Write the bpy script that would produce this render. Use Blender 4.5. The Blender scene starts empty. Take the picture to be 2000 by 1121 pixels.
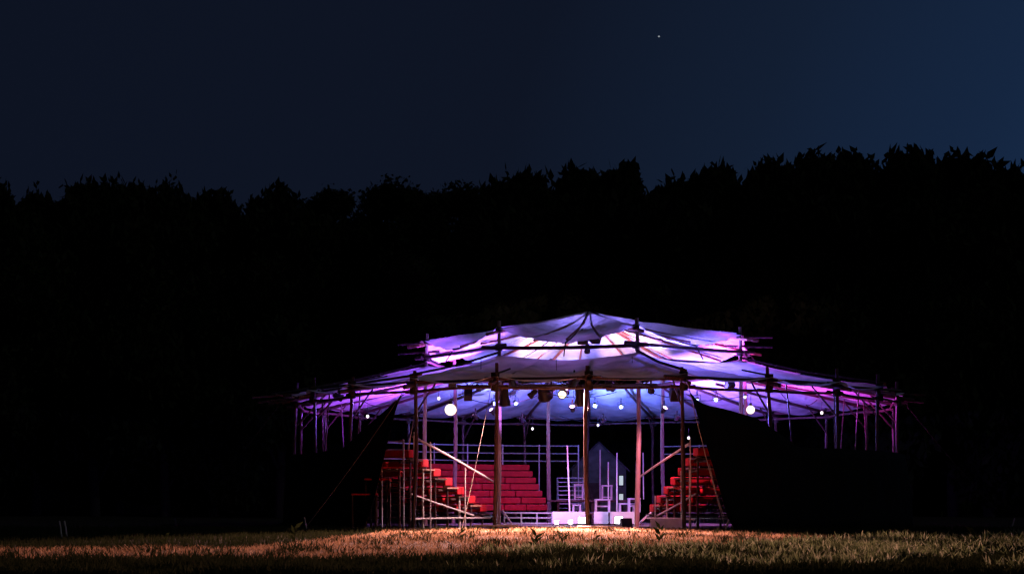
import bpy, math, random
import numpy as np
from mathutils import Vector, Matrix, noise

R = math.radians
rnd = random.Random(7)
nrs = np.random.RandomState(11)
sc = bpy.context.scene
COL = sc.collection

# ------------------------------------------------------------------ camera
CAM_H = 0.8
cam_data = bpy.data.cameras.new("camera")
cam = bpy.data.objects.new("camera", cam_data)
COL.objects.link(cam)
cam.location = (0, 0, CAM_H)
cam.rotation_euler = (R(90), 0, 0)
cam_data.sensor_width = 36
cam_data.lens = 54
cam_data.shift_y = 0.2122
cam_data.clip_start = 0.2
cam_data.clip_end = 4000
sc.camera = cam

# ------------------------------------------------------------------ world, moon, exposure
sc.view_settings.view_transform = 'Standard'
sc.view_settings.look = 'None'
sc.view_settings.exposure = 0
sc.view_settings.gamma = 1
sc.cycles.use_denoising = True
sc.cycles.max_bounces = 6
sc.cycles.diffuse_bounces = 3
sc.cycles.transmission_bounces = 4
sc.cycles.volume_bounces = 0
sc.cycles.sample_clamp_indirect = 3.0
sc.cycles.caustics_reflective = False
sc.cycles.caustics_refractive = False

world = bpy.data.worlds.new("World")
sc.world = world
world.use_nodes = True
wn, wl = world.node_tree.nodes, world.node_tree.links
bg = wn["Background"]
tc = wn.new("ShaderNodeTexCoord")
dot = wn.new("ShaderNodeVectorMath"); dot.operation = 'DOT_PRODUCT'
gd = Vector((0.62, 0.86, 0.06)).normalized()       # last twilight glow, low on the right
dot.inputs[1].default_value = gd
wl.new(tc.outputs["Generated"], dot.inputs[0])
ramp = wn.new("ShaderNodeValToRGB")
wl.new(dot.outputs["Value"], ramp.inputs["Fac"])
e = ramp.color_ramp.elements
e[0].position = 0.0;  e[0].color = (0.0030, 0.0042, 0.0095, 1)
e[1].position = 1.0;  e[1].color = (0.0115, 0.0330, 0.0830, 1)
for p, c in ((0.80, (0.0045, 0.0074, 0.0175)), (0.88, (0.0061, 0.0128, 0.0315)), (0.935, (0.0074, 0.0190, 0.0510)),
             (0.975, (0.0100, 0.0290, 0.0780))):
    x = e.new(p); x.color = (*c, 1)
wl.new(ramp.outputs["Color"], bg.inputs["Color"])
bg.inputs["Strength"].default_value = 1.0

moon_data = bpy.data.lights.new("moon", 'SUN')
moon_data.energy = 0.10
moon_data.angle = R(0.5)
moon_data.color = (0.85, 0.92, 1.0)
moon = bpy.data.objects.new("moon", moon_data)
COL.objects.link(moon)
moon.rotation_euler = Vector((-0.75, 0.35, -0.62)).to_track_quat('-Z', 'Y').to_euler()

# ------------------------------------------------------------------ materials
MATS = {}
def mat(name, col, rough=0.7, metal=0.0, noise_scale=None, col2=None, bump=0.0, emit=None, emit_s=0, spec=0.3, stretch=(1, 1, 1)):
    m = bpy.data.materials.new(name)
    m.use_nodes = True
    n, l = m.node_tree.nodes, m.node_tree.links
    b = n["Principled BSDF"]
    b.inputs["Base Color"].default_value = (*col, 1)
    b.inputs["Roughness"].default_value = rough
    b.inputs["Metallic"].default_value = metal
    b.inputs["Specular IOR Level"].default_value = spec
    if noise_scale:
        t = n.new("ShaderNodeTexCoord"); mp = n.new("ShaderNodeMapping"); mp.inputs["Scale"].default_value = stretch
        nz = n.new("ShaderNodeTexNoise"); nz.inputs["Scale"].default_value = noise_scale; nz.inputs["Detail"].default_value = 6
        l.new(t.outputs["Object"], mp.inputs["Vector"]); l.new(mp.outputs["Vector"], nz.inputs["Vector"])
        if col2:
            r = n.new("ShaderNodeValToRGB")
            r.color_ramp.elements[0].position = 0.35; r.color_ramp.elements[0].color = (*col, 1)
            r.color_ramp.elements[1].position = 0.68; r.color_ramp.elements[1].color = (*col2, 1)
            l.new(nz.outputs["Fac"], r.inputs["Fac"]); l.new(r.outputs["Color"], b.inputs["Base Color"])
        if bump:
            bp = n.new("ShaderNodeBump"); bp.inputs["Strength"].default_value = bump; bp.inputs["Distance"].default_value = 0.05
            l.new(nz.outputs["Fac"], bp.inputs["Height"]); l.new(bp.outputs["Normal"], b.inputs["Normal"])
    if emit:
        b.inputs["Emission Color"].default_value = (*emit, 1)
        b.inputs["Emission Strength"].default_value = emit_s
    MATS[name] = m
    return m

def leafy(name, stops, scale, transl=0.35, rough=0.6):
    """thin leaf or blade: diffuse mixed with translucent, colour varied by noise"""
    m = bpy.data.materials.new(name); m.use_nodes = True
    n, l = m.node_tree.nodes, m.node_tree.links
    n.remove(n["Principled BSDF"])
    out = n["Material Output"]
    t = n.new("ShaderNodeTexCoord"); nz = n.new("ShaderNodeTexNoise")
    nz.inputs["Scale"].default_value = scale; nz.inputs["Detail"].default_value = 4
    l.new(t.outputs["Object"], nz.inputs["Vector"])
    r = n.new("ShaderNodeValToRGB")
    r.color_ramp.elements[0].position = 0.3; r.color_ramp.elements[1].position = 0.7
    r.color_ramp.elements[0].color = (*stops[0], 1); r.color_ramp.elements[1].color = (*stops[-1], 1)
    for k, c in enumerate(stops[1:-1]):
        q = r.color_ramp.elements.new(0.3 + 0.4 * (k + 1) / (len(stops) - 1)); q.color = (*c, 1)
    l.new(nz.outputs["Fac"], r.inputs["Fac"])
    d = n.new("ShaderNodeBsdfDiffuse"); tr = n.new("ShaderNodeBsdfTranslucent"); mx = n.new("ShaderNodeMixShader")
    mx.inputs[0].default_value = transl
    l.new(r.outputs["Color"], d.inputs["Color"]); l.new(r.outputs["Color"], tr.inputs["Color"])
    l.new(d.outputs[0], mx.inputs[1]); l.new(tr.outputs[0], mx.inputs[2]); l.new(mx.outputs[0], out.inputs["Surface"])
    MATS[name] = m
    return m

def canvas_mat():
    m = bpy.data.materials.new("tent_canvas"); m.use_nodes = True
    n, l = m.node_tree.nodes, m.node_tree.links
    n.remove(n["Principled BSDF"]); out = n["Material Output"]
    t = n.new("ShaderNodeTexCoord")
    nz = n.new("ShaderNodeTexNoise"); nz.inputs["Scale"].default_value = 0.9; nz.inputs["Detail"].default_value = 7
    nz.inputs["Distortion"].default_value = 0.6
    l.new(t.outputs["Object"], nz.inputs["Vector"])
    r = n.new("ShaderNodeValToRGB")
    r.color_ramp.elements[0].position = 0.3; r.color_ramp.elements[0].color = (0.36, 0.355, 0.39, 1)
    r.color_ramp.elements[1].position = 0.6; r.color_ramp.elements[1].color = (0.68, 0.67, 0.72, 1)
    l.new(nz.outputs["Fac"], r.inputs["Fac"])
    nz2 = n.new("ShaderNodeTexNoise"); nz2.inputs["Scale"].default_value = 1.6; nz2.inputs["Detail"].default_value = 3
    nz2.inputs["Distortion"].default_value = 1.2
    l.new(t.outputs["Object"], nz2.inputs["Vector"])
    bp = n.new("ShaderNodeBump"); bp.inputs["Strength"].default_value = 0.5; bp.inputs["Distance"].default_value = 0.12
    l.new(nz2.outputs["Fac"], bp.inputs["Height"])
    d = n.new("ShaderNodeBsdfDiffuse"); tr = n.new("ShaderNodeBsdfTranslucent"); mx = n.new("ShaderNodeMixShader")
    mx.inputs[0].default_value = 0.20
    for s in (d, tr):
        l.new(r.outputs["Color"], s.inputs["Color"]); l.new(bp.outputs["Normal"], s.inputs["Normal"])
    l.new(d.outputs[0], mx.inputs[1]); l.new(tr.outputs[0], mx.inputs[2]); l.new(mx.outputs[0], out.inputs["Surface"])
    MATS["tent_canvas"] = m
    return m

WOOD = mat("round_timber", (0.042, 0.020, 0.019), 0.36, noise_scale=6, col2=(0.085, 0.046, 0.042), bump=0.3, stretch=(6, 6, 0.6))
LASH = mat("lashing_rope", (0.035, 0.025, 0.02), 0.9, noise_scale=40, bump=0.4)
ROPE = mat("guy_rope", (0.45, 0.36, 0.28), 0.8, noise_scale=60, bump=0.4)
DARKROPE = mat("dark_rope", (0.05, 0.035, 0.03), 0.9)
CANVAS = canvas_mat()
TARP = mat("black_tarp", (0.006, 0.006, 0.007), 0.8, noise_scale=3, bump=0.3, spec=0.1)
RED = mat("red_cloth", (0.40, 0.007, 0.012), 0.75, noise_scale=5, col2=(0.56, 0.012, 0.020), bump=0.15)
PLANK = mat("scaffold_plank", (0.22, 0.13, 0.08), 0.7, noise_scale=4, col2=(0.34, 0.22, 0.14), bump=0.3, stretch=(8, 1, 8))
DPLANK = mat("dark_plank", (0.05, 0.03, 0.02), 0.8, noise_scale=5, col2=(0.09, 0.055, 0.04), bump=0.3)
STEEL = mat("galvanised_tube", (0.42, 0.42, 0.44), 0.45, metal=0.3, noise_scale=20, bump=0.05)
BLACK = mat("black_metal", (0.012, 0.012, 0.014), 0.5, noise_scale=30, bump=0.05)
TRUSS = mat("truss_metal", (0.05, 0.05, 0.055), 0.4, metal=0.4)
WHITE = mat("white_paint", (0.68, 0.68, 0.68), 0.55, noise_scale=3, col2=(0.76, 0.76, 0.75), bump=0.1)
PALE = mat("pale_board", (0.48, 0.42, 0.38), 0.6, noise_scale=5, col2=(0.60, 0.53, 0.47), bump=0.2)
HUTW = mat("hut_render", (0.09, 0.105, 0.08), 0.9, noise_scale=3, col2=(0.16, 0.17, 0.14), bump=0.3)
HUTR = mat("hut_slates", (0.05, 0.05, 0.05), 0.85, noise_scale=9, col2=(0.08, 0.08, 0.075), bump=0.4)
REDWOOD = mat("reddish_rafter_timber", (0.20, 0.06, 0.04), 0.5, noise_scale=5, col2=(0.32, 0.12, 0.08), bump=0.3, stretch=(1, 1, 1))
PALEWOOD = mat("pale_timber", (0.22, 0.15, 0.125), 0.5, noise_scale=5, col2=(0.36, 0.27, 0.23), bump=0.3, stretch=(6, 6, 0.6))  # lighter timber tone for the inner ring poles
BARK = mat("bark", (0.02, 0.015, 0.012), 0.9, noise_scale=8, bump=0.5, stretch=(4, 4, 1))
FOLI = leafy("leaves", [(0.012, 0.016, 0.008), (0.025, 0.032, 0.014), (0.04, 0.045, 0.025)], 0.8, 0.3)
GRASS = leafy("tall_grass", [(0.012, 0.018, 0.007), (0.024, 0.032, 0.013), (0.045, 0.050, 0.024)], 3.5, 0.25)
NETTLE = leafy("nettle_leaf", [(0.02, 0.03, 0.012), (0.13, 0.17, 0.07), (0.48, 0.48, 0.32)], 6, 0.55)
LIT_STRAW = leafy("lit_dry_grass", [(0.06, 0.04, 0.02), (0.34, 0.20, 0.11), (0.58, 0.38, 0.24)], 4.5, 0.45)
WEED = leafy("weed_leaf", [(0.02, 0.03, 0.01), (0.035, 0.05, 0.018)], 3, 0.2)

def emit_mat(name, col, s):
    return mat(name, (0.8, 0.8, 0.8), 0.4, emit=col, emit_s=s)
E_WARM = emit_mat("warm_bulb_glow", (1.0, 0.80, 0.52), 2.4)
E_PINK = emit_mat("small_bulb_glow", (1.0, 0.90, 0.85), 1.8)
E_BLUE = emit_mat("blue_lens_glow", (0.28, 0.45, 1.0), 2.6)
E_VIOL = emit_mat("violet_lens_glow", (0.75, 0.5, 1.0), 6)
E_WHITE = emit_mat("white_lens_glow", (0.95, 0.92, 1.0), 6)
E_WIN = emit_mat("lit_window", (0.80, 1.0, 0.85), 0.55)
E_STAR = emit_mat("star_glow", (0.8, 0.9, 1.0), 0.35)

# ------------------------------------------------------------------ mesh helpers
class MB:
    def __init__(self):
        self.v, self.f = [], []
    def add(self, vs, fs):
        b = len(self.v)
        self.v += [tuple(p) for p in vs]
        self.f += [tuple(i + b for i in q) for q in fs]
        return self
    def tube(self, pts, rad, n=8, wob=0.0, caps=True):
        pts = [Vector(p) for p in pts]
        if not hasattr(rad, '__len__'): rad = [rad] * len(pts)
        rings = []
        t0 = (pts[1] - pts[0]).normalized()
        up = Vector((0, 0, 1)) if abs(t0.z) < 0.9 else Vector((1, 0, 0))
        a = t0.cross(up).normalized()
        for i, p in enumerate(pts):
            t = (pts[min(i + 1, len(pts) - 1)] - pts[max(i - 1, 0)]).normalized()
            a = (a - t * a.dot(t)).normalized(); b = t.cross(a)
            rr = rad[i] * (1 + wob * (rnd.random() - .5))
            rings.append([p + (a * math.cos(k * 2 * math.pi / n) + b * math.sin(k * 2 * math.pi / n)) * rr for k in range(n)])
        vs = [q for r in rings for q in r]; fs = []
        for i in range(len(rings) - 1):
            for k in range(n):
                fs.append((i * n + k, i * n + (k + 1) % n, (i + 1) * n + (k + 1) % n, (i + 1) * n + k))
        if caps:
            fs.append(tuple(range(n))[::-1]); fs.append(tuple((len(rings) - 1) * n + k for k in range(n)))
        return self.add(vs, fs)
    def pole(self, p0, p1, r0, r1=None, seg=7, bend=0.03, n=9):
        """a round timber: slightly bent, tapering, with a few knots"""
        p0, p1 = Vector(p0), Vector(p1); r1 = r1 or r0 * 0.8
        d = p1 - p0; L = d.length
        a = Vector((rnd.uniform(-1, 1), rnd.uniform(-1, 1), rnd.uniform(-1, 1)))
        a = (a - d * (a.dot(d) / d.dot(d))).normalized() * bend * min(1, L / 4)
        pts, rs = [], []
        for i in range(seg + 1):
            t = i / seg
            pts.append(p0 + d * t + a * math.sin(math.pi * t) + Vector((rnd.uniform(-1, 1), rnd.uniform(-1, 1), 0)) * 0.006)
            rs.append(r0 + (r1 - r0) * t)
        return self.tube(pts, rs, n, wob=0.10)
    def box(self, c, s, M=None):
        x, y, z = s[0] / 2, s[1] / 2, s[2] / 2
        vs = [Vector(p) for p in ((-x, -y, -z), (x, -y, -z), (x, y, -z), (-x, y, -z), (-x, -y, z), (x, -y, z), (x, y, z), (-x, y, z))]
        if M is not None: vs = [M @ p for p in vs]
        c = Vector(c)
        return self.add([p + c for p in vs], [(0, 3, 2, 1), (4, 5, 6, 7), (0, 1, 5, 4), (1, 2, 6, 5), (2, 3, 7, 6), (3, 0, 4, 7)])
    def lathe(self, prof, n=16, M=None, c=(0, 0, 0)):
        c = Vector(c); vs = []
        for r, z in prof:
            for k in range(n):
                a = k * 2 * math.pi / n
                p = Vector((r * math.cos(a), r * math.sin(a), z))
                vs.append((M @ p if M is not None else p) + c)
        fs = []
        for i in range(len(prof) - 1):
            for k in range(n):
                fs.append((i * n + k, i * n + (k + 1) % n, (i + 1) * n + (k + 1) % n, (i + 1) * n + k))
        return self.add(vs, fs)
    def build(self, name, m, parent=None, loc=None, smooth=True, bevel=0, rel=False):
        """verts are world coordinates unless rel; parent: a thing's Empty or one of its parts (all unrotated while built)"""
        o3 = Vector((0, 0, 0))
        if parent is not None and not rel:
            q = parent
            while q is not None: o3 += q.location; q = q.parent
        if loc is not None: o3 += Vector(loc)
        me = bpy.data.meshes.new(name)
        me.from_pydata([tuple(Vector(p) - o3) if not rel else p for p in self.v], [], self.f)
        me.update()
        if smooth:
            me.polygons.foreach_set("use_smooth", [True] * len(me.polygons))
            try: me.set_sharp_from_angle(angle=R(40))
            except Exception: pass
        me.materials.append(m)
        o = bpy.data.objects.new(name, me); COL.objects.link(o)
        if parent is not None: o.parent = parent
        if loc is not None: o.location = loc
        if bevel:
            b = o.modifiers.new("bevel", 'BEVEL'); b.width = bevel; b.segments = 2; b.limit_method = 'ANGLE'
        return o

def tag(o, label=None, cat=None, group=None, kind=None):
    if label: o["label"] = label
    if cat: o["category"] = cat
    if group: o["group"] = group
    if kind: o["kind"] = kind
    return o
def thing(name, loc, label, cat, group=None, rz=0):
    o = bpy.data.objects.new(name, None); COL.objects.link(o)
    o.location = loc; o.rotation_euler = (0, 0, rz); o.empty_display_size = 0.2
    return tag(o, label, cat, group)
def copy_tree(o, parent=None):
    c = o.copy(); COL.objects.link(c)
    if parent is not None: c.parent = parent
    for ch in list(o.children):
        if ch.type != 'LIGHT': copy_tree(ch, c)
    return c
def fast_mesh(name, V, F, m):
    """V (n,3) array, F list of (k, int array (m,k))"""
    me = bpy.data.meshes.new(name)
    me.vertices.add(len(V)); me.vertices.foreach_set("co", np.asarray(V, dtype=np.float32).ravel())
    nl = sum(a.size for a in F); npoly = sum(len(a) for a in F)
    me.loops.add(nl); me.polygons.add(npoly)
    me.loops.foreach_set("vertex_index", np.concatenate([a.ravel() for a in F]).astype(np.int32))
    st, cur = [], 0
    for a in F:
        st.append(cur + np.arange(len(a)) * a.shape[1]); cur += a.size
    me.polygons.foreach_set("loop_start", np.concatenate(st).astype(np.int32))
    me.update(calc_edges=True); me.validate()
    me.materials.append(m)
    return me

# ------------------------------------------------------------------ site frame: tent centre and polar helper
CX, CY = 3.0, 60.0
TURN = -math.degrees(math.atan2(CX, CY))        # the entrance axis points at the viewer
def P(th, r, z=0.0):
    a = R(th + TURN)
    return Vector((CX + r * math.sin(a), CY - r * math.cos(a), z))
def at(px, py, d):
    """point seen at photo position (px, py) at distance d"""
    return Vector(((px - 1000) / 3000 * d, d, CAM_H + (985 - py) / 3000 * d))

# ------------------------------------------------------------------ ground
def ground_z(x, y):
    return 0.05 * noise.noise(Vector((x * .25, y * .25, 0))) * (1 if y < 49 or y > 73 else 0.3) \
        + (0.0 if y < 90 else 0.4 * noise.noise(Vector((x * .05, y * .05, 3))))
gx = np.concatenate([np.linspace(-1500, -60, 8)[:-1], np.linspace(-60, -16, 12)[:-1], np.linspace(-16, 20, 73), np.linspace(20, 70, 12)[1:], np.linspace(70, 1500, 8)[1:]])
gy = np.concatenate([np.linspace(-200, 10, 6)[:-1], np.linspace(10, 52, 85), np.linspace(52, 110, 30)[1:], np.linspace(110, 2500, 10)[1:]])
gm = MB()
gv = [(x, y, ground_z(x, y)) for y in gy for x in gx]
nx = len(gx)
gm.add(gv, [(j * nx + i, j * nx + i + 1, (j + 1) * nx + i + 1, (j + 1) * nx + i) for j in range(len(gy) - 1) for i in range(nx - 1)])
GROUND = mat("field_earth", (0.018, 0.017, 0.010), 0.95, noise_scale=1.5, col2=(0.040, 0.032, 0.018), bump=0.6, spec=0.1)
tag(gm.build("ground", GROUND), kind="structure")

def blades(name, m, n, xy, hrange, wrange, lean=0.35, zoff=0.0):
    """n curved grass blades as one mesh; xy(n) gives positions"""
    X, Y = xy(n); n = len(X)
    Z = np.array([ground_z(a, b) for a, b in zip(X, Y)]) + zoff
    h = nrs.uniform(*hrange, n); w = nrs.uniform(*wrange, n)
    clump = np.array([noise.noise(Vector((a * .9, b * .9, 7))) for a, b in zip(X, Y)])
    h = h * (1 + 0.55 * clump)
    az = nrs.uniform(0, 2 * np.pi, n); fa = nrs.uniform(0, 2 * np.pi, n)
    ln = np.abs(nrs.normal(0, lean, n)) * h
    base = np.stack([X, Y, Z - .02], 1); lx = np.stack([np.cos(az), np.sin(az), 0 * az], 1)
    side = np.stack([np.cos(fa), np.sin(fa), 0 * fa], 1)
    def pt(t, s):
        c = base + lx * (ln * t ** 2)[:, None] + np.array([0, 0, 1]) * (h * t * (1 - .12 * t))[:, None]
        return c + side * (w * (1 - t ** 1.5) * s * .5)[:, None]
    V = np.stack([pt(0.0 * h, -1), pt(0.0 * h, 1), pt(0 * h + .5, -1), pt(0 * h + .5, 1), pt(0 * h + 1, 0)], 1).reshape(-1, 3)
    k = np.arange(n)[:, None] * 5
    me = fast_mesh(name, V, [k + np.array([[0, 1, 3, 2]]), k + np.array([[2, 3, 4]])], m)
    o = bpy.data.objects.new(name, me); COL.objects.link(o)
    return tag(o, kind="stuff")
def fan(d0, d1, pw=1.0, margin=1.5, x0=-1010, x1=1010):
    def f(n):
        u = nrs.uniform(0, 1, n) ** pw
        d = d0 + (d1 - d0) * u
        x = nrs.uniform(x0, x1, n) / 3000 * d + nrs.uniform(-margin, margin, n)
        keep = (np.hypot(x - CX, d - CY) > 11.9)
        return x[keep], d[keep]
    return f
def tall_edge(x):     # the lit straw ground starts here, tall grass this side of it
    return np.interp(x, [-14, -6, -2.5, 0, 1.5, 3.5, 7], [20.4, 20.5, 20.9, 21.6, 23.0, 27.0, 33.0])
def lit_back(x):    # and ends here; beyond, tent shade is put in as dark grass
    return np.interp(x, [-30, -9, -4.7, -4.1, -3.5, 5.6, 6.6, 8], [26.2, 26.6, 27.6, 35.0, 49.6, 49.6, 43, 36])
def lit_straw_zone(n):
    d = 18.0 + 32.5 * nrs.uniform(0, 1, n); x = nrs.uniform(-1015, 1015, n) / 3000 * d
    edge = tall_edge(x)
    back = lit_back(x)
    k = (d > edge - .8) & (d < back) & (np.hypot(x - CX, d - CY) > 11.0)
    return x[k], d[k]
def shade_zone(n):
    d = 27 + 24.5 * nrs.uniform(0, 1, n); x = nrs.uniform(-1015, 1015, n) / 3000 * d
    back = lit_back(x)
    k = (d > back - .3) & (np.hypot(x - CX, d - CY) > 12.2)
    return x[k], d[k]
def tall_zone(n):
    d = 16.4 + 24 * nrs.uniform(0, 1, n) ** 1.25; x = nrs.uniform(-1020, 1020, n) / 3000 * d
    edge = tall_edge(x)
    k = d < edge + .25 * nrs.normal(0, 1, n)
    return x[k], d[k]
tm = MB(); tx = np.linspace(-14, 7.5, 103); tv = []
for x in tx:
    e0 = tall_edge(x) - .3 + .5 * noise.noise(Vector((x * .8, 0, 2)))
    e1 = lit_back(x) + .4 * noise.noise(Vector((x * .8, 5, 2)))
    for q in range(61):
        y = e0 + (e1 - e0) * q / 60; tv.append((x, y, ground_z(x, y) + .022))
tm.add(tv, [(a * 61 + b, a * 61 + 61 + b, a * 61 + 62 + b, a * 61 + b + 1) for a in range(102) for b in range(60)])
LIT_SOIL = mat("lit_dry_soil", (0.12, 0.070, 0.040), 0.95, noise_scale=2.2, col2=(0.26, 0.165, 0.10), bump=0.7, spec=0.1)
tag(tm.build("lit_ground_sheet", LIT_SOIL), kind="structure")  # paler soil sheet laid only where the tent light falls
tag(blades("lit_straw_grass", LIT_STRAW, 170000, lit_straw_zone, (0.03, 0.14), (0.014, 0.034), 0.8), "dry straw coloured grass before the tent, light put into its pale colour", "grass")
tag(blades("field_grass", GRASS, 110000, tall_zone, (0.11, 0.25), (0.018, 0.042), 0.45), "tall dark green grass along the lower edge of the field", "grass")
tag(blades("shaded_grass", GRASS, 60000, shade_zone, (0.08, 0.20), (0.012, 0.03), 0.4), "meadow grass beside the tent, shade put into its dark colour", "grass")  # the tent's shade on the field, put in as dark grass
def right_patch(n):
    d = 17.5 + 20.5 * nrs.uniform(0, 1, n) ** 1.2; x = (330 + 700 * nrs.uniform(0, 1, n) ** .8) / 3000 * d
    edge = tall_edge(x)
    k = (d < edge) & (np.array([noise.noise(Vector((a * .7, b * .5, 9))) for a, b in zip(x, d)]) > -.02)
    return x[k], d[k]
def mid_patch(n):
    d = 17.5 + 10 * nrs.uniform(0, 1, n); x = (-120 + 520 * nrs.uniform(0, 1, n)) / 3000 * d
    k = (np.array([noise.noise(Vector((a * .7, b * .5, 9))) for a, b in zip(x, d)]) > .05)
    return x[k], d[k]
tag(blades("nettle_patch", NETTLE, 21000, right_patch, (0.12, 0.32), (0.03, 0.075), 0.5), "coarse broad leaved weeds in the grass at the lower right", "weeds")
tag(blades("pale_tufts", NETTLE, 6000, mid_patch, (0.10, 0.28), (0.02, 0.05), 0.5), "pale tufts scattered through the dark grass below the entrance", "grass")

def straw_tufts(n):
    x, d = lit_straw_zone(n)
    k = (np.array([noise.noise(Vector((a * 1.3, b * .8, 4))) for a, b in zip(x, d)]) > .16) & (d < 47)
    return x[k], d[k]
tag(blades("straw_tufts", GRASS, 60000, straw_tufts, (0.08, 0.24), (0.015, 0.04), 0.5), "dark green tufts growing through the dry straw coloured grass", "grass")

# ------------------------------------------------------------------ the tent
tent = thing("festival_tent", (CX, CY, 0), "round timber pole tent with two tiered pale canvas roofs lit purple from inside", "tent")
RI, RO = 6.4, 11.55
CORN = [-30 + 45 * k for k in range(8)]
Z_UP, Z_MID, Z_APEX = 7.05, 6.45, 8.35
def ro(th): return RO + 0.22 * math.sin(R(th))

# upper canvas, one panel per side of the octagon
def cloth(name, rows):
    b = MB(); n = len(rows[0])
    b.add([p for r in rows for p in r], [(j * n + i, j * n + i + 1, (j + 1) * n + i + 1, (j + 1) * n + i) for j in range(len(rows) - 1) for i in range(n - 1)])
    return b.build(name, CANVAS, tent)
def wr(p, a=0.03, s=0.9):
    return Vector((0, 0, a * noise.noise(Vector(p) * s) + a * .5 * noise.noise(Vector(p) * s * 2.7)))
apex = Vector((CX, CY, Z_APEX))
for k, th in enumerate(CORN):
    c0, c1 = P(th, RI + .15, Z_UP), P(th + 45, RI + .15, Z_UP)
    md = P(th + 22.5, RI - .12, Z_MID + rnd.uniform(-.06, .06))
    rows = []
    N, T = 24, 14
    edge = []
    for i in range(N + 1):
        s = i / N
        q = s * 2
        e0 = c0.lerp(md, q) if q <= 1 else md.lerp(c1, q - 1)
        bow = math.sin(math.pi * (q % 1 if q < 2 else 0))
        e0 = e0 + (Vector((CX, CY, e0.z)) - e0).normalized() * 0.10 * bow - Vector((0, 0, 0.09 * bow))
        edge.append(e0)
    for j in range(T + 1):
        t = j / T
        row = []
        for i, e0 in enumerate(edge):
            p = apex.lerp(e0, max(t, .012))
            ridge = abs((i / N) * 2 - 1)
            p.z -= 0.20 * math.sin(math.pi * t) * (0.45 + .55 * (1 - ridge))
            p.z += .030 * t * (1 - t * .4) * math.sin(i / N * 2 * math.pi * 5.3 + k * 1.7) + .016 * t * math.sin(i / N * 2 * math.pi * 9.1 + k)
            row.append(p + wr(p, .07) * math.sin(math.pi * min(t, .999)))
        rows.append(row)
    cloth("upper_canvas", rows)
    # rope over the canvas from apex to the pulled-down middle of the edge
    pts = [apex.lerp(md, t) + Vector((0, 0, -.20 * math.sin(math.pi * t) + .035)) for t in (0.02, .2, .4, .6, .8, 1)]
    MB().tube(pts, 0.028, 6).build("canvas_rope", DARKROPE, tent)
    # mid-edge tie down to the lower tier
    MB().tube([md, P(th + 22.5, RI + .25, 5.95)], 0.022, 6).build("canvas_rope", DARKROPE, tent)

# lower canvas, one panel per side
for k, th in enumerate(CORN):
    N, T = 36, 14
    rows = []
    for j in range(T + 1):
        t = j / T
        row = []
        for i in range(N + 1):
            s = i / N; a = th + 45 * s
            u = abs(2 * s - 1)
            sag_in = 0.22 * (1 - u ** 2)
            # inner edge: straight octagon side
            pin = P(th, RI - .05, 6.12).lerp(P(th + 45, RI - .05, 6.12), s); pin.z -= sag_in
            sc3 = (s * 3) % 1.0
            b3 = math.sin(math.pi * sc3)
            pout = P(a, ro(a) + .22 - .22 * b3, 4.92 - .15 * b3 - .05 * (1 - u))
            p = pin.lerp(pout, t)
            p.z -= (0.16 * math.sin(math.pi * t)) * (1 - .5 * u) + 0.05 * b3 * t
            p.z += .026 * math.sin(math.pi * t) * math.sin(s * 2 * math.pi * 6.4 + k * 2.1)
            row.append(p + wr(p, .08, .8) * (0.3 + math.sin(math.pi * t)))
        rows.append(row)
    cloth("lower_canvas", rows)
    MB().tube([P(th, RI, 6.2), P(th, (RI + RO) / 2, 5.55), P(th, ro(th) + .2, 5.03)], 0.045, 6).build("canvas_rope", DARKROPE, tent)
    for q in (15, 30):
        a = th + q
        MB().tube([P(a, ro(a) - 1.5, 5.26), P(a, ro(a) - .7, 5.10), P(a, ro(a) + .12, 4.95)], 0.03, 6).build("canvas_rope", DARKROPE, tent)

# poles
def lash(pole_obj, c, r=0.125, h=0.24):
    b = MB()
    prof = []
    for i in range(9):
        z = -h / 2 + h * i / 8
        prof.append((r * (1.0 + (.10 if i % 2 else 0)), z))
    b.lathe([(0.02, -h / 2)] + prof + [(0.02, h / 2)], 10, c=c)
    return b.build("lashing", LASH, pole_obj)
OUT = [-180 + 15 * k for k in range(24)]
for th in OUT:
    r = ro(th) + rnd.uniform(-.04, .04)
    tilt = rnd.uniform(-.3, .3)
    o = MB().pole(P(th, r + .05, -.15), P(th + tilt, r - .03, 5.12 + rnd.uniform(0, .25)), 0.074, 0.058, 10, 0.08).build("pole", WOOD, tent)
    lash(o, P(th, r, 4.53)); lash(o, P(th, r, 4.93), .13, .16)
for th in CORN:
    r = RI + rnd.uniform(-.03, .03)
    o = MB().pole(P(th, r + .06, -.15), P(th + rnd.uniform(-.4, .4), r, 7.32), 0.092, 0.066, 12, 0.10).build("pole", PALEWOOD, tent)
    lash(o, P(th, r, 6.38)); lash(o, P(th, r, 7.0), .12, .18); lash(o, P(th, r, 5.85), .14, .25)

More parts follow.
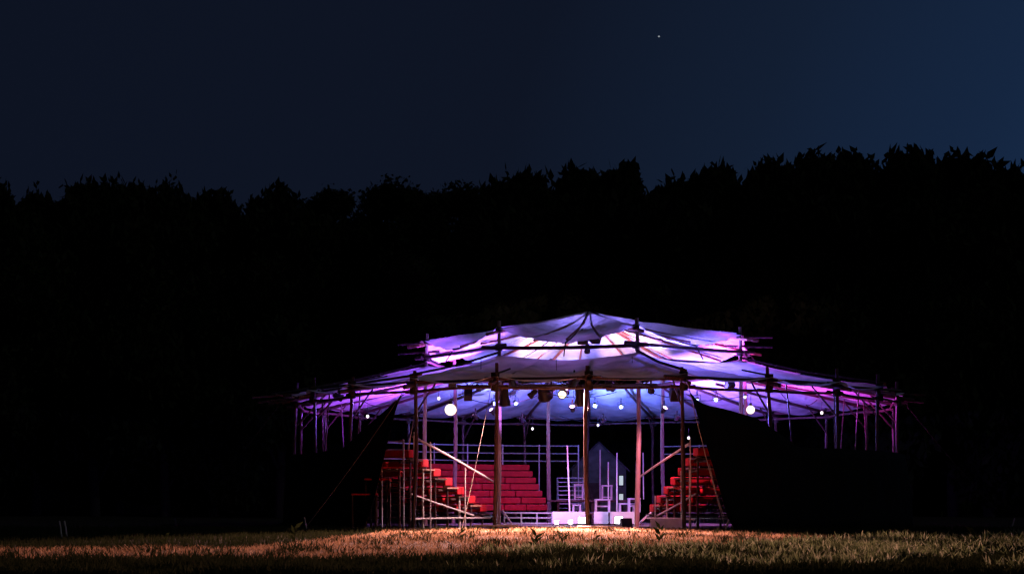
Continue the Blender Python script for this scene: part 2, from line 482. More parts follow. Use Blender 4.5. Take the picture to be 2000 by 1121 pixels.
# beams
def beam(p0, p1, over, r, name="beam"):
    d = (Vector(p1) - Vector(p0)).normalized() * over
    return MB().pole(Vector(p0) - d, Vector(p1) + d, r, r * .85, 6, 0.05).build(name, WOOD, tent)
for k, th in enumerate(OUT):
    a, b = P(th, ro(th) - .12, 4.50 + .05 * (k % 2)), P(th + 15, ro(th + 15) - .12, 4.50 + .05 * ((k + 1) % 2))
    beam(a, b, .42, .050)
    beam(P(th, ro(th) - .14, 4.80 + .04 * (k % 2)), P(th + 15, ro(th + 15) - .14, 4.80 + .04 * (k % 2)), .40, .044)
    MB().pole(P(th, ro(th) - .02, 3.75), P(th + rnd.uniform(-1, 1), ro(th) - 1.15, 5.0), .035, .03, 4, .03).build("brace", WOOD, tent)
for th in (40, 56, 71, 84, 101, -49, -64, -73, -88, -104):
    MB().pole(P(th, RO - rnd.uniform(.6, 1.6), 0), P(th + rnd.uniform(-1.2, 1.2), RO - 1.1, 5.0), .034, .026, 6, .08).build("prop", WOOD, tent)
for k, th in enumerate(CORN):
    z = .05 * (k % 2)
    beam(P(th, RI + .13, 6.36 + z), P(th + 45, RI + .13, 6.36 + z), .55, .075)
    beam(P(th, RI - .12, 5.86 + z), P(th + 45, RI - .12, 5.86 + z), .35, .07)
    if k != 0:
        beam(P(th, RI + .13, 6.98 + z), P(th + 45, RI + .13, 6.98 + z), .6, .05) if k in (2, 6) else None
    # rafters
    for q in (0, 15, 30):
        a = th + q
        s = q / 45
        pin = P(th, RI, 5.72).lerp(P(th + 45, RI, 5.72), s)
        MB().pole(P(a, ro(a) + .55, 4.60), pin, .07, .055, 6, .05).build("rafter", WOOD, tent)
    for q in (11, 22.5, 34): MB().pole(P(th + q, RI * .93, 6.62), apex - Vector((0, 0, .26)), .045, .035, 7, .06).build("rafter", REDWOOD, tent)
    MB().pole(P(th, RI + .75, 6.78), apex - Vector((0, 0, .24)), .065, .05, 7, .05).build("rafter", REDWOOD, tent)
# long overhanging side spars
for th0, th1, z in ((-120, -75, 4.86), (-75, -30, 4.98), (60, 105, 4.93), (15, 60, 4.80)):
    beam(P(th0, RO + .3, z), P(th1, RO + .3, z), .9, .05)
for th in (-90, -82, 86, 94, 75, -75):
    MB().pole(P(th, RO - 1.2, 4.98), P(th, RO + 1.25 + rnd.uniform(-.3, .3), 4.72 + rnd.uniform(-.08, .08)), .05, .035, 4, .03).build("spar", WOOD, tent)
for th in (-75, 60):
    for z in (6.98, 6.62):
        MB().pole(P(th, RI - .5, z + .03), P(th + (5 if th > 0 else -5), RI + 1.05, z - .04), .055, .04, 4, .03).build("spar", WOOD, tent)

# dark cloth side walls outside the seating
def side_wall(ths, tops, bots=None, name="side_wall"):
    bots = bots or [0] * len(ths)
    rows = []
    b = MB(); n = len(ths)
    H = 8
    vs = []
    for th, zt, zb in zip(ths, tops, bots):
        for j in range(H + 1):
            t = j / H
            rr = ro(th) + .22 + .28 * (1 - t) + (.06 * math.sin(th * 1.3) + .04 * math.sin(th * 3.1 + 1)) * (1 - abs(2 * t - 1))
            vs.append(P(th, rr, zb + (zt - zb) * t))
    b.add(vs, [(i * (H + 1) + j, (i + 1) * (H + 1) + j, (i + 1) * (H + 1) + j + 1, i * (H + 1) + j + 1) for i in range(n - 1) for j in range(H)])
    o = b.build(name, TARP, tent)
    so = o.modifiers.new("thick", 'SOLIDIFY'); so.thickness = 0.012
    return o
rt = list(np.linspace(15.3, 128, 96))
side_wall(rt, list(np.interp(rt, [15, 16.5, 18, 22, 27, 31, 35, 128], [4.5, 4.15, 3.95, 3.8, 3.55, 3.1, 2.66, 2.58])), list(np.interp(rt, [15, 21.8, 22.5], [4.5, 0.0, 0.0])))
lt = list(np.linspace(-128, -31.5, 80))
side_wall(lt, list(np.interp(lt, [-128, -55, -46, -38, -33, -31], [2.6, 2.62, 2.72, 3.6, 4.2, 4.5])), list(np.interp(lt, [-60, -52, -45, -38.5, -36.5, -31], [0, 0, 0.0, 0.1, 1.0, 4.5])))

# guy ropes and pegs
def guy(p0, p1, r=0.016, peg=True, m=ROPE):
    p0, p1 = Vector(p0), Vector(p1)
    pts = [p0.lerp(p1, t) - Vector((0, 0, .12 * math.sin(math.pi * t))) for t in (0, .25, .5, .75, 1)]
    MB().tube(pts, r, 6).build("guy_rope", m, tent)
    if peg:
        d = (p1 - p0); d.z = 0; d = d.normalized()
        b = MB().pole(p1 + Vector((0, 0, -.2)) - d * .05, p1 + Vector((0, 0, .28)) + d * .10, .032, .026, 3, .01)
        b.build("peg", PALE, tent)
guy(P(15, RO + .35, 4.75), at(1417, 1032, 47.6), .014)
guy(at(1385, 905, 48.2), at(1414, 1008, 47.4), .012, False)
guy(P(-30, RO + .2, 4.75), at(598, 1028, 46.0), .013, True, DARKROPE)
guy(P(-30, RO - .3, 4.6), at(797, 880, 50.4), .018, False)
guy(P(-15, RO + .25, 4.75), at(898, 1050, 44.0), .010)
guy(P(75, RO + .2, 4.8), P(79, RO + 4.2, .02), .012, True, DARKROPE)
guy(P(-75, RO + .2, 4.8), P(-79, RO + 4.2, .02), .012, True, DARKROPE)

# ------------------------------------------------------------------ tiered seating
RB0, RBP = 6.55, 0.67
def zk(k): return 0.83 + 0.303 * k
def stand(lab, th_end, sgn, arcs, frames, group="tiered seating stands"):
    root = thing("seating_stand", P(th_end, 8.6), lab, "seating stand", group)
    for k in range(7):
        r0 = RB0 + RBP * k - .10; r1 = r0 + RBP
        for a0, a1 in arcs:
            b = MB(); n = 14
            vs = []
            for i in range(n + 1):
                th = a0 + (a1 - a0) * i / n
                for r, z in ((r0, 0), (r1, 0), (r1, .05), (r0, .05)): vs.append(P(th, r, zk(k) - .40 + z))
            fs = [(4 * i + q, 4 * i + (q + 1) % 4, 4 * i + 4 + (q + 1) % 4, 4 * i + 4 + q) for i in range(n) for q in range(4)]
            fs += [(3, 2, 1, 0), tuple(4 * n + q for q in range(4))]
            b.add(vs, fs); b.build("tier_plank", PLANK if k % 2 else DPLANK, root)
    for th in frames:
        for k in (0, 1, 2, 3, 4, 5, 6):
            if k in (1, 3) and th != frames[0]: continue
            r = RB0 + RBP * k + .42
            MB().pole(P(th, r, -.05), P(th, r, zk(k) - .41), .042, .036, 5, .02, 7).build("leg", PALE if th == frames[0] and k in (2, 5) else WOOD, root)
        for z0, r0, z1, r1 in ((1.15, 11.1, .42, 7.6), (.32, 6.6, .32, 11.1)):
            MB().pole(P(th - .6 * sgn, r1, z1), P(th - .6 * sgn, r0, z0), .034, .028, 5, .02, 7).build("brace", PALE if th == frames[0] else WOOD, root)
        # stepped carriers under each tier
        for k in range(7):
            r0 = RB0 + RBP * k - .12
            MB().pole(P(th + .5 * sgn, r0 - .12, zk(k) - .46), P(th + .5 * sgn, r0 + RBP + .3, zk(k) - .46), .045, .04, 3, .01, 7).build("carrier", WOOD, root)
    return root
LA = [(-32, -78), (-112, -165.5)]
RA = [(18, 63), (118, 152)]
left_stand = stand("dark timber seating stand with red seats left of the entrance", -32, -1, LA, [-32.6, -47, -62, -164.5, -150, -135])
right_stand = stand("dark timber seating stand with red seats right of the entrance", 18, 1, RA, [18.6, 33, 48, 151, 136])
MB().pole(P(-31.2, 11.2, 3.05), P(-31.2, 6.2, 1.50), .042, .035, 7, .03).build("handrail", PALE, left_stand)
MB().pole(P(17.2, 10.9, 2.75), P(17.0, 5.9, 1.72), .042, .035, 7, .03).build("handrail", PALE, right_stand)
for r, z in ((11.1, 3.2), (10.2, 2.9), (8.2, 2.1)):
    MB().pole(P(-31.4, r, 0), P(-31.4, r, z), .026, .022, 5, .02).build("upright", PALE, left_stand)
for r, z in ((10.9, 2.9), (10.1, 1.9), (7.6, 1.1)):
    MB().pole(P(17.4, r, 0), P(17.4, r, z), .026, .022, 5, .02).build("upright", PALE, right_stand)
ORD = ["first", "second", "third", "fourth", "fifth", "sixth", "seventh", "eighth"]
ROWN = ["bottom", "second", "third", "fourth", "fifth", "sixth", "top"]
protos = []
def bench_proto(k, dth):
    r = RB0 + RBP * k + .36
    L = 2 * r * math.tan(R(dth / 2)) - .07
    root = thing("red_bench", (0, 0, 0), "red bench", "bench")
    b = MB().box((0, 0, .19), (L, .36, .26))
    b.build("seat_cushion", RED, root, bevel=.03, rel=True, smooth=False)
    for x in (-L / 2 + .12, L / 2 - .12): MB().box((x, 0, .03), (.06, .32, .06)).build("foot", DPLANK, root, rel=True, smooth=False)
    return root
count = 0
for k in range(7):
    proto = None
    for side, arcs in (("left", LA), ("right", RA)):
        for ai, (a0, a1) in enumerate(arcs):
            n = max(1, round(abs(a1 - a0) / 9))
            dth = (a1 - a0) / n
            for i in range(n):
                if ai == 0 and i > (3 if side == "left" else 1): continue
                if side == "right" and ai == 1: continue
                if ai == 1 and i < 1: continue
                th = a0 + dth * (i + .5)
                if proto is None:
                    proto = bench_proto(k, 9); o = proto
                else:
                    o = copy_tree(proto)
                o.location = P(th, RB0 + RBP * k + .36, zk(k) - .32 - .025)
                o.rotation_euler = (0, 0, R(th + TURN + rnd.uniform(-.6, .6)))
                where = f"{ORD[i]} from the entrance aisle" if ai == 0 else f"{ORD[n - 1 - i]} from the rear aisle"
                o["label"] = f"red seat box in {ROWN[k]} row of {side} stand, {where}"
                o["category"] = "bench"; o["group"] = "red seat boxes on the stands"
                count += 1

# rear guard rail of the seating
def rail_run(lab, ths, zs, r=11.0):
    root = thing("guard_rail", P(ths[0], r), lab, "railing", "steel guard rails behind the seats")
    for z in zs:
        MB().tube([P(t, r, z) for t in np.linspace(ths[0], ths[-1], 16)], .026, 7).build("rail", STEEL, root)
    for t in ths:
        MB().tube([P(t, r, 0), P(t, r, zs[0] + .06)], .03, 7).build("upright", STEEL, root)
rail_run("three bar steel guard rail along the back of the left stand", [-124, -132, -141, -150, -159, -168, -177.5], (3.5, 3.15, 2.8))
rail_run("steel guard rail along the back of the right stand", [162, 153, 144, 136], (3.45, 3.1))
rail_run("short steel guard rail at the outer end of the left stand", [-45.5, -38, -33], (2.85 + .05, 2.62), 11.25)

# outer access steps on the left
st = thing("access_steps", P(-45, 12.0), "dim red topped wooden steps outside the left stand", "steps")
for k, (px, py) in enumerate(((757, 913), (738, 936), (712, 965))):
    p = at(px, py, 51.2)
    MB().box((p.x, p.y, p.z), (.85, .5, .06)).build("tread", RED, st, smooth=False, bevel=.01)
    for dx in (-.4, .4):
        MB().pole((p.x + dx, p.y, -.05), (p.x + dx, p.y, p.z - .03), .035, .03, 4, .01).build("leg", WOOD, st)

# rear stair between the stands
rs = thing("open_stair", P(-176, 7.3), "open steel stair at the rear aisle beside the left stand", "stair")
for i in range(9):
    t = i / 8
    c = at(1108 + 4 * t, 1000, 0) if False else P(-173.5 - 1.5 * t, 6.4 + 3.2 * t, .45 + 1.55 * t)
    MB().box(c, (1.15, .26, .035)).build("tread", STEEL, rs, smooth=False)
for sx in (-.58, .58):
    a = P(-173.5, 6.3, .35); b = P(-175, 9.7, 2.0)
    MB().tube([a + Vector((sx, 0, 0)), b + Vector((sx, 0, 0))], .035, 6).build("stringer", STEEL, rs)
    MB().tube([b + Vector((sx, 0, 0)), Vector((b.x + sx, b.y, 0))], .03, 6).build("leg", STEEL, rs)

# ------------------------------------------------------------------ stage
stage = thing("stage_platform", (CX + .2, 60.2, 0), "low stage platform with dark deck between the two stands", "stage")
MB().box((3.1, 59.6, .47), (3.3, 4.6, .06)).build("deck", DPLANK, stage, smooth=False, bevel=.01)
MB().box((3.3, 64.2, .95), (3.6, 3.2, .08)).build("upper_deck", DPLANK, stage, smooth=False, bevel=.01)
for x in (1.7, 3.1, 4.5):
    for y in (57.6, 61.6): MB().box((x, y, .22), (.09, .09, .44)).build("leg", DPLANK, stage, smooth=False)
    for y in (62.8, 65.4): MB().box((x + .2, y, .455), (.09, .09, .91)).build("leg", DPLANK, stage, smooth=False)
def riser(x0, x1, lab):
    a, b = at(x0, 999, 57), at(x1, 999, 57)
    o = thing("riser_panel", ((a.x + b.x) / 2, 57, 0), lab, "panel", "white panels along the stage front")
    MB().box(((a.x + b.x) / 2, 57, .31), (b.x - a.x, .05, .45)).build("board", WHITE, o, smooth=False, bevel=.008)
    for x in (a.x + .12, b.x - .12): MB().box((x, 57.16, .06), (.05, .36, .06)).build("foot", DPLANK, o, smooth=False)
riser(1079, 1146, "widest white stage front panel left of the middle pole")
riser(1160, 1188, "narrow white stage front panel right of the middle pole")
riser(1191, 1246, "white stage front panel nearest the right stand")
def stool(c, w, h, lab, rails=True):
    o = thing("stool", c, lab, "stool", "white stools on the stage")
    c = Vector(c)
    MB().box(c + Vector((0, 0, h - .03)), (w, w, .06)).build("seat", WHITE, o, smooth=False, bevel=.01)
    for sx in (-1, 1):
        for sy in (-1, 1):
            MB().box(c + Vector((sx * (w / 2 - .04), sy * (w / 2 - .04), (h - .06) / 2)), (.055, .055, h - .06)).build("leg", WHITE, o, smooth=False)
    if rails:
        for sy in (-1, 1): MB().box(c + Vector((0, sy * (w / 2 - .04), .12)), (w - .13, .03, .04)).build("rail", WHITE, o, smooth=False)
stool((2.78, 64.0, .99), .40, .66, "tall white stool at the rear of stage left of the middle pole")
stool((3.95, 64.0, .99), .46, .62, "tall white stool at the rear of stage behind the thin rods")
stool((4.55, 61.0, .50), .62, .36, "low white stool on stage beside the right stand", False)
def table(c, w, d, h, lab):
    o = thing("table", c, lab, "table"); c = Vector(c)
    MB().box(c + Vector((0, 0, h - .025)), (w, d, .05)).build("tabletop", WHITE, o, smooth=False, bevel=.01)
    for sx in (-1, 1):
        for sy in (-1, 1): MB().box(c + Vector((sx * (w / 2 - .05), sy * (d / 2 - .05), (h - .05) / 2)), (.07, .07, h - .05)).build("leg", WHITE, o, smooth=False)
    MB().box(c + Vector((0, d / 2 - .05, h * .45)), (w - .17, .03, .05)).build("rail", WHITE, o, smooth=False)
table((3.58, 60.8, .50), .62, .5, .52, "small white table on the stage right of the middle pole")
table((2.55, 60.6, .50), .36, .4, .30, "low white side table on stage left of the middle pole")
table((4.78, 60.2, .50), .5, .5, .55, "white table on stage partly hidden by the reddish pole")
for px, top, bot, d, lean, lab in ((1108, 870, 999, 57.6, .09, "tallest thin white rod standing left of the middle pole"),
                             (1188, 902, 975, 60.0, 0, "shortest thin white rod standing over the small white table"),
                             (1205, 884, 1000, 58.4, 0, "thin bluish rod rising between stage table and right stand"),
                             (1172, 878, 975, 65.5, 0, "purple lit rod in front of the gabled hut"),
                             (1256, 884, 975, 60.5, .02, "thin bluish rod just right of the reddish pole")):
    a, b = at(px, bot, d), at(px, top, d)
    o = MB().tube([a + Vector((lean, 0, 0)), b], .028 if px == 1108 else .022, 7).build("stage_rod", WHITE, None, loc=tuple(a))
    tag(o, lab, "rod", "thin rods on the stage")
# leaning boards, low pale board, entrance decks
def lean_board(p0, p1, w, lab, name="leaning_board", m=WHITE):
    p0, p1 = Vector(p0), Vector(p1)
    d = (p1 - p0); L = d.length; d.normalize()
    s = d.cross(Vector((0, 1, 0))).normalized(); u = s.cross(d)
    M = Matrix((d, s, u)).transposed()
    b = MB().box((p0 + p1) / 2, (L, .05, w), M)
    tag(b.build(name, m, None, loc=tuple(p0), smooth=False, bevel=.008), lab, "board", "boards leaning at the stage sides")
lean_board(at(1003, 1027, 54.2), at(984, 999, 54.6), .32, "pale board leaning at the foot of the left stand")
lean_board(at(1243, 1027, 54.0), at(1268, 1003, 54.4), .32, "pale board leaning at the foot of the right stand")
a, b = at(1271, 1015, 51.0), at(1333, 1020, 49.6)
o = thing("low_board", ((a.x + b.x) / 2, 50.4, 0), "long pale low board set along the base of the right stand", "board")
ang = math.atan2(b.y - a.y, b.x - a.x)
MB().box(((a.x + b.x) / 2, (a.y + b.y) / 2, .17), ((b - a).length, .05, .36), Matrix.Rotation(ang, 3, 'Z')).build("board", PALE, o, smooth=False, bevel=.01)
for t in (.1, .9):
    q = a.lerp(b, t); MB().box((q.x + .08, q.y + .12, .14), (.06, .16, .30)).build("stake", DPLANK, o, smooth=False)
def deck(x0, x1, d0, d1, z, lab):
    xa, xb = (x0 - 1000) / 3000 * d0, (x1 - 1000) / 3000 * d0
    o = thing("entrance_deck", ((xa + xb) / 2, (d0 + d1) / 2, 0), lab, "deck", "wooden decks laid in the entrance")
    n = 4
    for i in range(n):
        y = d0 + (d1 - d0) * (i + .5) / n
        MB().box(((xa + xb) / 2, y, z), (xb - xa, (d1 - d0) / n - .03, .05)).build("plank", PALE, o, smooth=False, bevel=.006)
    for x in (xa + .1, xb - .1): MB().box((x, (d0 + d1) / 2, z / 2 - .02), (.08, d1 - d0 - .1, max(.03, z - .06))).build("joist", DPLANK, o, smooth=False)
deck(925, 1012, 48.6, 50.0, .13, "weathered entrance deck of planks left of the middle pole")
deck(1128, 1216, 47.6, 48.8, .11, "weathered entrance deck of planks at the foot of the middle pole")
# sandy stage floor and the low steel frame left of the stage
sf = MB(); vs = [Vector((CX, CY - .5, .04))] + [P(t, 6.0, .03) for t in range(-180, 180, 10)]
sf.add(vs, [(0, i, i % 36 + 1) for i in range(1, 37)])
SAND = mat("trodden_earth", (0.16, 0.12, 0.09), 0.95, noise_scale=3, col2=(0.26, 0.20, 0.15), bump=0.4)
tag(sf.build("arena_floor", SAND), kind="structure")
fr = thing("steel_frame", at(1030, 1012, 56.5), "low steel frame lying before the red seats of the left stand", "frame")
a, b = at(985, 1003, 56.0), at(1078, 1000, 57.2)
for z in (.10, .30, .48):
    MB().tube([(a.x, a.y, z + .02), (b.x, b.y, z)], .026, 7).build("rail", STEEL, fr)
for t in (0, .35, .68, 1):
    p = a.lerp(b, t); MB().tube([(p.x, p.y, .03), (p.x, p.y, .5)], .03, 7).build("upright", STEEL, fr)
# floor monitor speaker
mo = thing("floor_speaker", at(1223, 1026, 51.0), "dark floor speaker box tilted before the white stage panel", "speaker")
p = at(1223, 1020, 51.0)
w, h, d = .36, .30, .34
vs = [(-w/2, -d/2, 0), (w/2, -d/2, 0), (w/2, d/2, 0), (-w/2, d/2, 0), (-w/2, -d/2 + .10, h), (w/2, -d/2 + .10, h), (w/2, d/2 - .02, h), (-w/2, d/2 - .02, h)]
Mz = Matrix.Rotation(R(14), 3, 'Z')
MB().add([Mz @ Vector(q) + Vector((p.x, p.y, .05)) for q in vs], [(0, 3, 2, 1), (4, 5, 6, 7), (0, 1, 5, 4), (1, 2, 6, 5), (2, 3, 7, 6), (3, 0, 4, 7)]).build("cabinet", BLACK, mo, smooth=False, bevel=.015)
gq = [(-w/2 + .03, -d/2 - .002, .03), (w/2 - .03, -d/2 - .002, .03), (w/2 - .03, -d/2 + .082, h - .03), (-w/2 + .03, -d/2 + .082, h - .03)]
MB().add([Mz @ Vector(q) + Vector((p.x, p.y - .006, .05)) for q in gq], [(0, 1, 2, 3)]).build("grille", TRUSS, mo, smooth=False)

# ------------------------------------------------------------------ lamps
def light(kind, name, loc, col, power, parent, target=None, size=0.08, cone=90, blend=.5):
    d = bpy.data.lights.new(name, kind); d.energy = power; d.color = col; d.shadow_soft_size = size
    o = bpy.data.objects.new(name, d); COL.objects.link(o)
    o.parent = parent
    o.location = Vector(loc) - parent.location
    if kind == 'SPOT':
        d.spot_size = R(cone); d.spot_blend = blend
        o.rotation_euler = (Vector(target) - Vector(loc)).to_track_quat('-Z', 'Y').to_euler()
    return o
def par_can(loc, target, label, lens=None, col=(1, 1, 1), power=0, cone=90, r=.13, L=.34, group="stage spotlights hanging from the tent frame", blend=.6, hang=.22, box=False):
    """stage spotlight: round (or square) can with lens, yoke and clamp; hangs from a bar above loc"""
    loc = Vector(loc); d = (Vector(target) - loc).normalized()
    o = thing("stage_spotlight", loc, label, "spotlight", group)
    q = d.to_track_quat('Z', 'Y').to_matrix()
    if box:
        MB().box(loc - d * (L * .5), (r * 1.9, r * 2.1, L), q).build("housing", BLACK, o, smooth=False, bevel=.02)
    else:
        MB().lathe([(.001, -L), (r * .55, -L), (r * .75, -L * .85), (r * .8, -L * .4), (r, -L * .2), (r, 0), (r * .88, 0), (r * .85, -.04), (.001, -.04)], 18, q, loc).build("housing", BLACK, o)
    lm = lens or BLACK
    MB().lathe([(.001, .012), (r * .5, .008), (r * .84, -.03)], 18, q, loc + d * .004).build("lens", lm, o)
    s = d.cross(Vector((0, 0, 1)))
    s = s.normalized() if s.length > .05 else Vector((1, 0, 0))
    c = loc - d * (L * .4)
    rr = r + .03
    MB().tube([c + s * rr, c + s * rr + Vector((0, 0, hang * .8)), c - s * rr + Vector((0, 0, hang * .8)), c - s * rr], .014, 6).build("yoke", TRUSS, o)
    MB().tube([c + Vector((0, 0, hang * .8)), c + Vector((0, 0, hang * .8 + .16))], .03, 7).build("clamp", TRUSS, o)
    if power:
        light('SPOT', "spot_beam", loc + d * .05, col, power, o, target, .06, cone, blend)
    return o
def bulb(loc, r, label, m, cat="bulb", group="small round bulbs on the wires", power=0, col=(1, .75, .5), wire=.35, sx=1.0):
    loc = Vector(loc)
    o = thing("light_bulb", loc, label, cat, group)
    prof = [(.001, -r)] + [(r * sx * math.sin(math.pi * t), -r * math.cos(math.pi * t)) for t in np.linspace(.08, .92, 11)] + [(.001, r)]
    MB().lathe(prof, 16, None, loc).build("glass", m, o)
    rs_ = max(.03, r * .35)
    MB().lathe([(.001, r * .9), (rs_, r * .9), (rs_, r * .9 + rs_ * 2), (.001, r * .9 + rs_ * 2)], 10, None, loc).build("socket", BLACK, o)
    MB().tube([loc + Vector((0, 0, r + rs_ * 1.8)), loc + Vector((.01, 0, r + wire))], .009, 5).build("cable", BLACK, o)
    if power: light('POINT', "bulb_light", loc, col, power, o, size=r)
    return o

# warm work lamp that lights the grass in front
p = at(1098, 771, 51.6)
o = par_can(p, (p.x - .32, p.y - 3.0, p.z - 1.38), "warm lit stage spotlight hanging at the front left of the middle pole", E_WARM, (1.0, .47, .40), 88000, 60, .16, .36, blend=.40)
light('SPOT', "pole_fill", p + Vector((-.1, -.40, -.25)), (1.0, .42, .58), 260, o, p + Vector((-.1, -.40, -3)), .10, 152, .2)  # extra downward spot added to light the sides of the front poles
# big warm globe
bulb(at(880, 800, 53.5), .20, "largest glowing warm globe hanging above the left stand", E_WARM, "globe lamp", "warm globe lamps", 160, (1, .58, .32))
bulb(at(1466, 800, 55.5), .15, "warm globe hanging beside the pole at right of the tent", E_WARM, "globe lamp", "warm globe lamps", 130, (1, .50, .34))
# small bulbs
SB = [(718, 813, 56, "left of the two small bulbs under the left eave"), (745, 818, 58, "right of the two small bulbs under the left eave"),
      (1040, 837, 69, "small tilted bulb left of the purple rear pole below the roof"), (1168, 830, 69, "small round bulb right of the middle pole below the roof"),
      (1246, 832, 69, "small round bulb half behind the reddish pole"), (1345, 855, 62, "lower small bulb over the right stand"),
      (1376, 838, 60, "small bulb right of the right stand rope"), (1605, 806, 56, "lone small bulb under the right eave"),
      (857, 778, 54, "small white bulb left of the largest warm globe"), (1455, 775, 55, "small bright bulb above the right hand globe")]
for px, py, d, lab in SB:
    bulb(at(px, py, d), .062, lab, E_PINK, power=6, col=(1, .8, .75), sx=.85)
# blue-white spots toward the rear
BL = [(966, 788, 65, "blue white spotlight just left of the front left pole", (2.0, 63.5, .8)), (1008, 788, 65.5, "blue white spotlight right of the front left pole", (2.6, 62, .8)),
      (1162, 793, 66, "blue white spotlight just right of the middle pole", (3.2, 61, .6)), (1213, 795, 66, "blue white spotlight between middle and reddish poles", (3.8, 61, .6)),
      (1361, 783, 58, "blue white spotlight right of the right front pole", (4.5, 58, .5)), (1398, 781, 60, "blue white spotlight glowing on the right roof slope", (5, 58, .5))]
for i, (px, py, d, lab, tg) in enumerate(BL):
    p = at(px, py, d)
    o = par_can(p, (p.x + .3 * (tg[0] - p.x), p.y - 3, p.z - 1.6), lab, E_BLUE, r=.10, L=.26)
    light('POINT', "lens_glow", p + Vector((0, -.22, -.12)), (.22, .34, 1.0), 110 if i in (2, 3) else 60, o, size=.1)

# colour washes: cans added on the inner ring to throw colour under the lower roof
WASH = {0: ((.50, .13, .90), 260), 45: ((.20, .14, 1.0), 9500), 90: ((.75, .06, .88), 10500), 135: ((.28, .12, 1.0), 5000),
        180: ((.10, .16, 1.0), 2300), 225: ((.15, .15, 1.0), 2100), 270: ((.40, .08, 1.0), 9500), 315: ((.30, .12, 1.0), 4800)}
for a0, (c, w) in WASH.items():
    th = a0 - 7.5
    p = P(th, RI - 1.8, 4.35)
    par_can(p, P(th, RI - 1.8 + 3.9, 4.35 + (3.4 if a0 in (135, 180, 225) else 3.7)), f"added coloured wash spotlight on the inner ring, {['front', 'front right', 'right', 'rear right', 'rear', 'rear left', 'left', 'front left'][a0 // 45]} side",
            E_VIOL, c, w, 118, .11, .26)
# warm white wash to the top canvas
p = Vector((CX - .3, CY + .3, 5.15))
par_can(p, p + Vector((0, 0, 2)), "upward pointing white spotlight at the centre under the top canvas", E_WHITE, (.28, .21, 1.0), 7600, 152, .16, .3)
p = P(-10, 4.6, 5.0)
par_can(p, P(-8, 6.4, 7.2), "upward pointing spotlight behind the truss lighting the front of the top canvas", E_WHITE, (.30, .20, 1.0), 200, 140, .12, .28)
p = P(25, 2.2, 5.2)  # pink spots added for the hot patches inside the top canvas
par_can(p, P(150, 4.0, 7.5), "added upward pointing pinkish spotlight lighting the right of the top canvas", E_WHITE, (1.0, .55, .60), 5500, 36, .12, .28)
p = P(-45, 2.2, 5.2)
par_can(p, P(205, 4.0, 7.5), "added upward pointing pinkish spotlight lighting the left of the top canvas", E_WHITE, (1.0, .62, .70), 5500, 36, .12, .28)
# stage wash and front light to the seats
par_can(at(1066, 776, 52.6), Vector((2.9, 56.6, .1)), "dark blue round faced spotlight hanging left of the warm lit spotlight", None, (.40, .48, 1.0), 1300, 58, .27, .40)
par_can(at(1004, 752, 52.6), Vector((2.4, 63, 1.0)), "black spotlight lying on the truss right of the front left pole", None, (.46, .16, 1.0), 5200, 64, .17, .55, hang=.3)
par_can(at(1118, 752, 52.4), Vector((-.5, 63, .5)), "black spotlight lying on the truss left of the middle pole", None, (1.0, .22, .50), 1500, 60, .18, .62, hang=.3)
par_can(at(1034, 775, 52.4), Vector((-2.3, 53, 1.6)), "small black spotlight hanging between the long one and the round faced one", None, (1.0, .58, .62), 2600, 62, .12, .34)
par_can(at(1316, 779, 50.6), Vector((5.0, 53.2, 1.2)), "tilted square black spotlight at the right front pole", None, (1.0, .26, .42), 1700, 80, .16, .46, box=True)
par_can(at(914, 776, 53.0), Vector((-2, 60, 1.2)), "square grey black spotlight just right of the largest warm globe", None, (1, .5, .5), 500, 70, .15, .42, box=True)
par_can(at(1136, 664, 57.0), Vector((2.0, 54, 5.0)), "left black spotlight of the pair under the top canvas", None, r=.19, L=.42, box=True)
par_can(at(1166, 663, 57.0), Vector((4.4, 54, 5.0)), "right black spotlight of the pair under the top canvas", None, r=.19, L=.42, box=True)
par_can(at(1147, 688, 56.0), at(1147, 730, 55.5), "lone black spotlight hanging down above the lower canvas", None, r=.11, L=.34)
for px, py, d, tg, r_, L_, bx, lab in ((884, 755, 53.2, (-2, 56, 2), .14, .34, True, "square black spotlight above the largest warm globe"), (936, 760, 52.8, (1, 62, 2), .11, .36, False, "narrow black spotlight left of the front left pole"),
        (1078, 760, 53.4, (3, 60, 6), .12, .30, False, "black spotlight tipped upward behind the round faced one"), (1192, 757, 52.6, (6, 62, 2), .13, .32, True, "square black spotlight right of the middle pole on the truss"),
        (1272, 764, 52.4, (6, 60, 2), .12, .36, False, "narrow black spotlight right of the reddish pole"), (1422, 757, 52.6, (6, 58, 2), .13, .36, True, "square black spotlight on the beam right of the entrance"),
        (668, 778, 54.5, (0, 58, 2), .13, .36, False, "black spotlight under the left eave near two small bulbs")):
    par_can(at(px, py, d), tg, lab, None, r=r_, L=L_, box=bx)
for px, lab in ((986, "long black spotlight hanging down beside the front left pole"), (1134, "long black spotlight hanging down beside the middle pole")):
    p = at(px, 793, 51.2)
    par_can(p, p + Vector((.12, .25, -2)), lab, None, r=.20, L=.70, hang=.3)
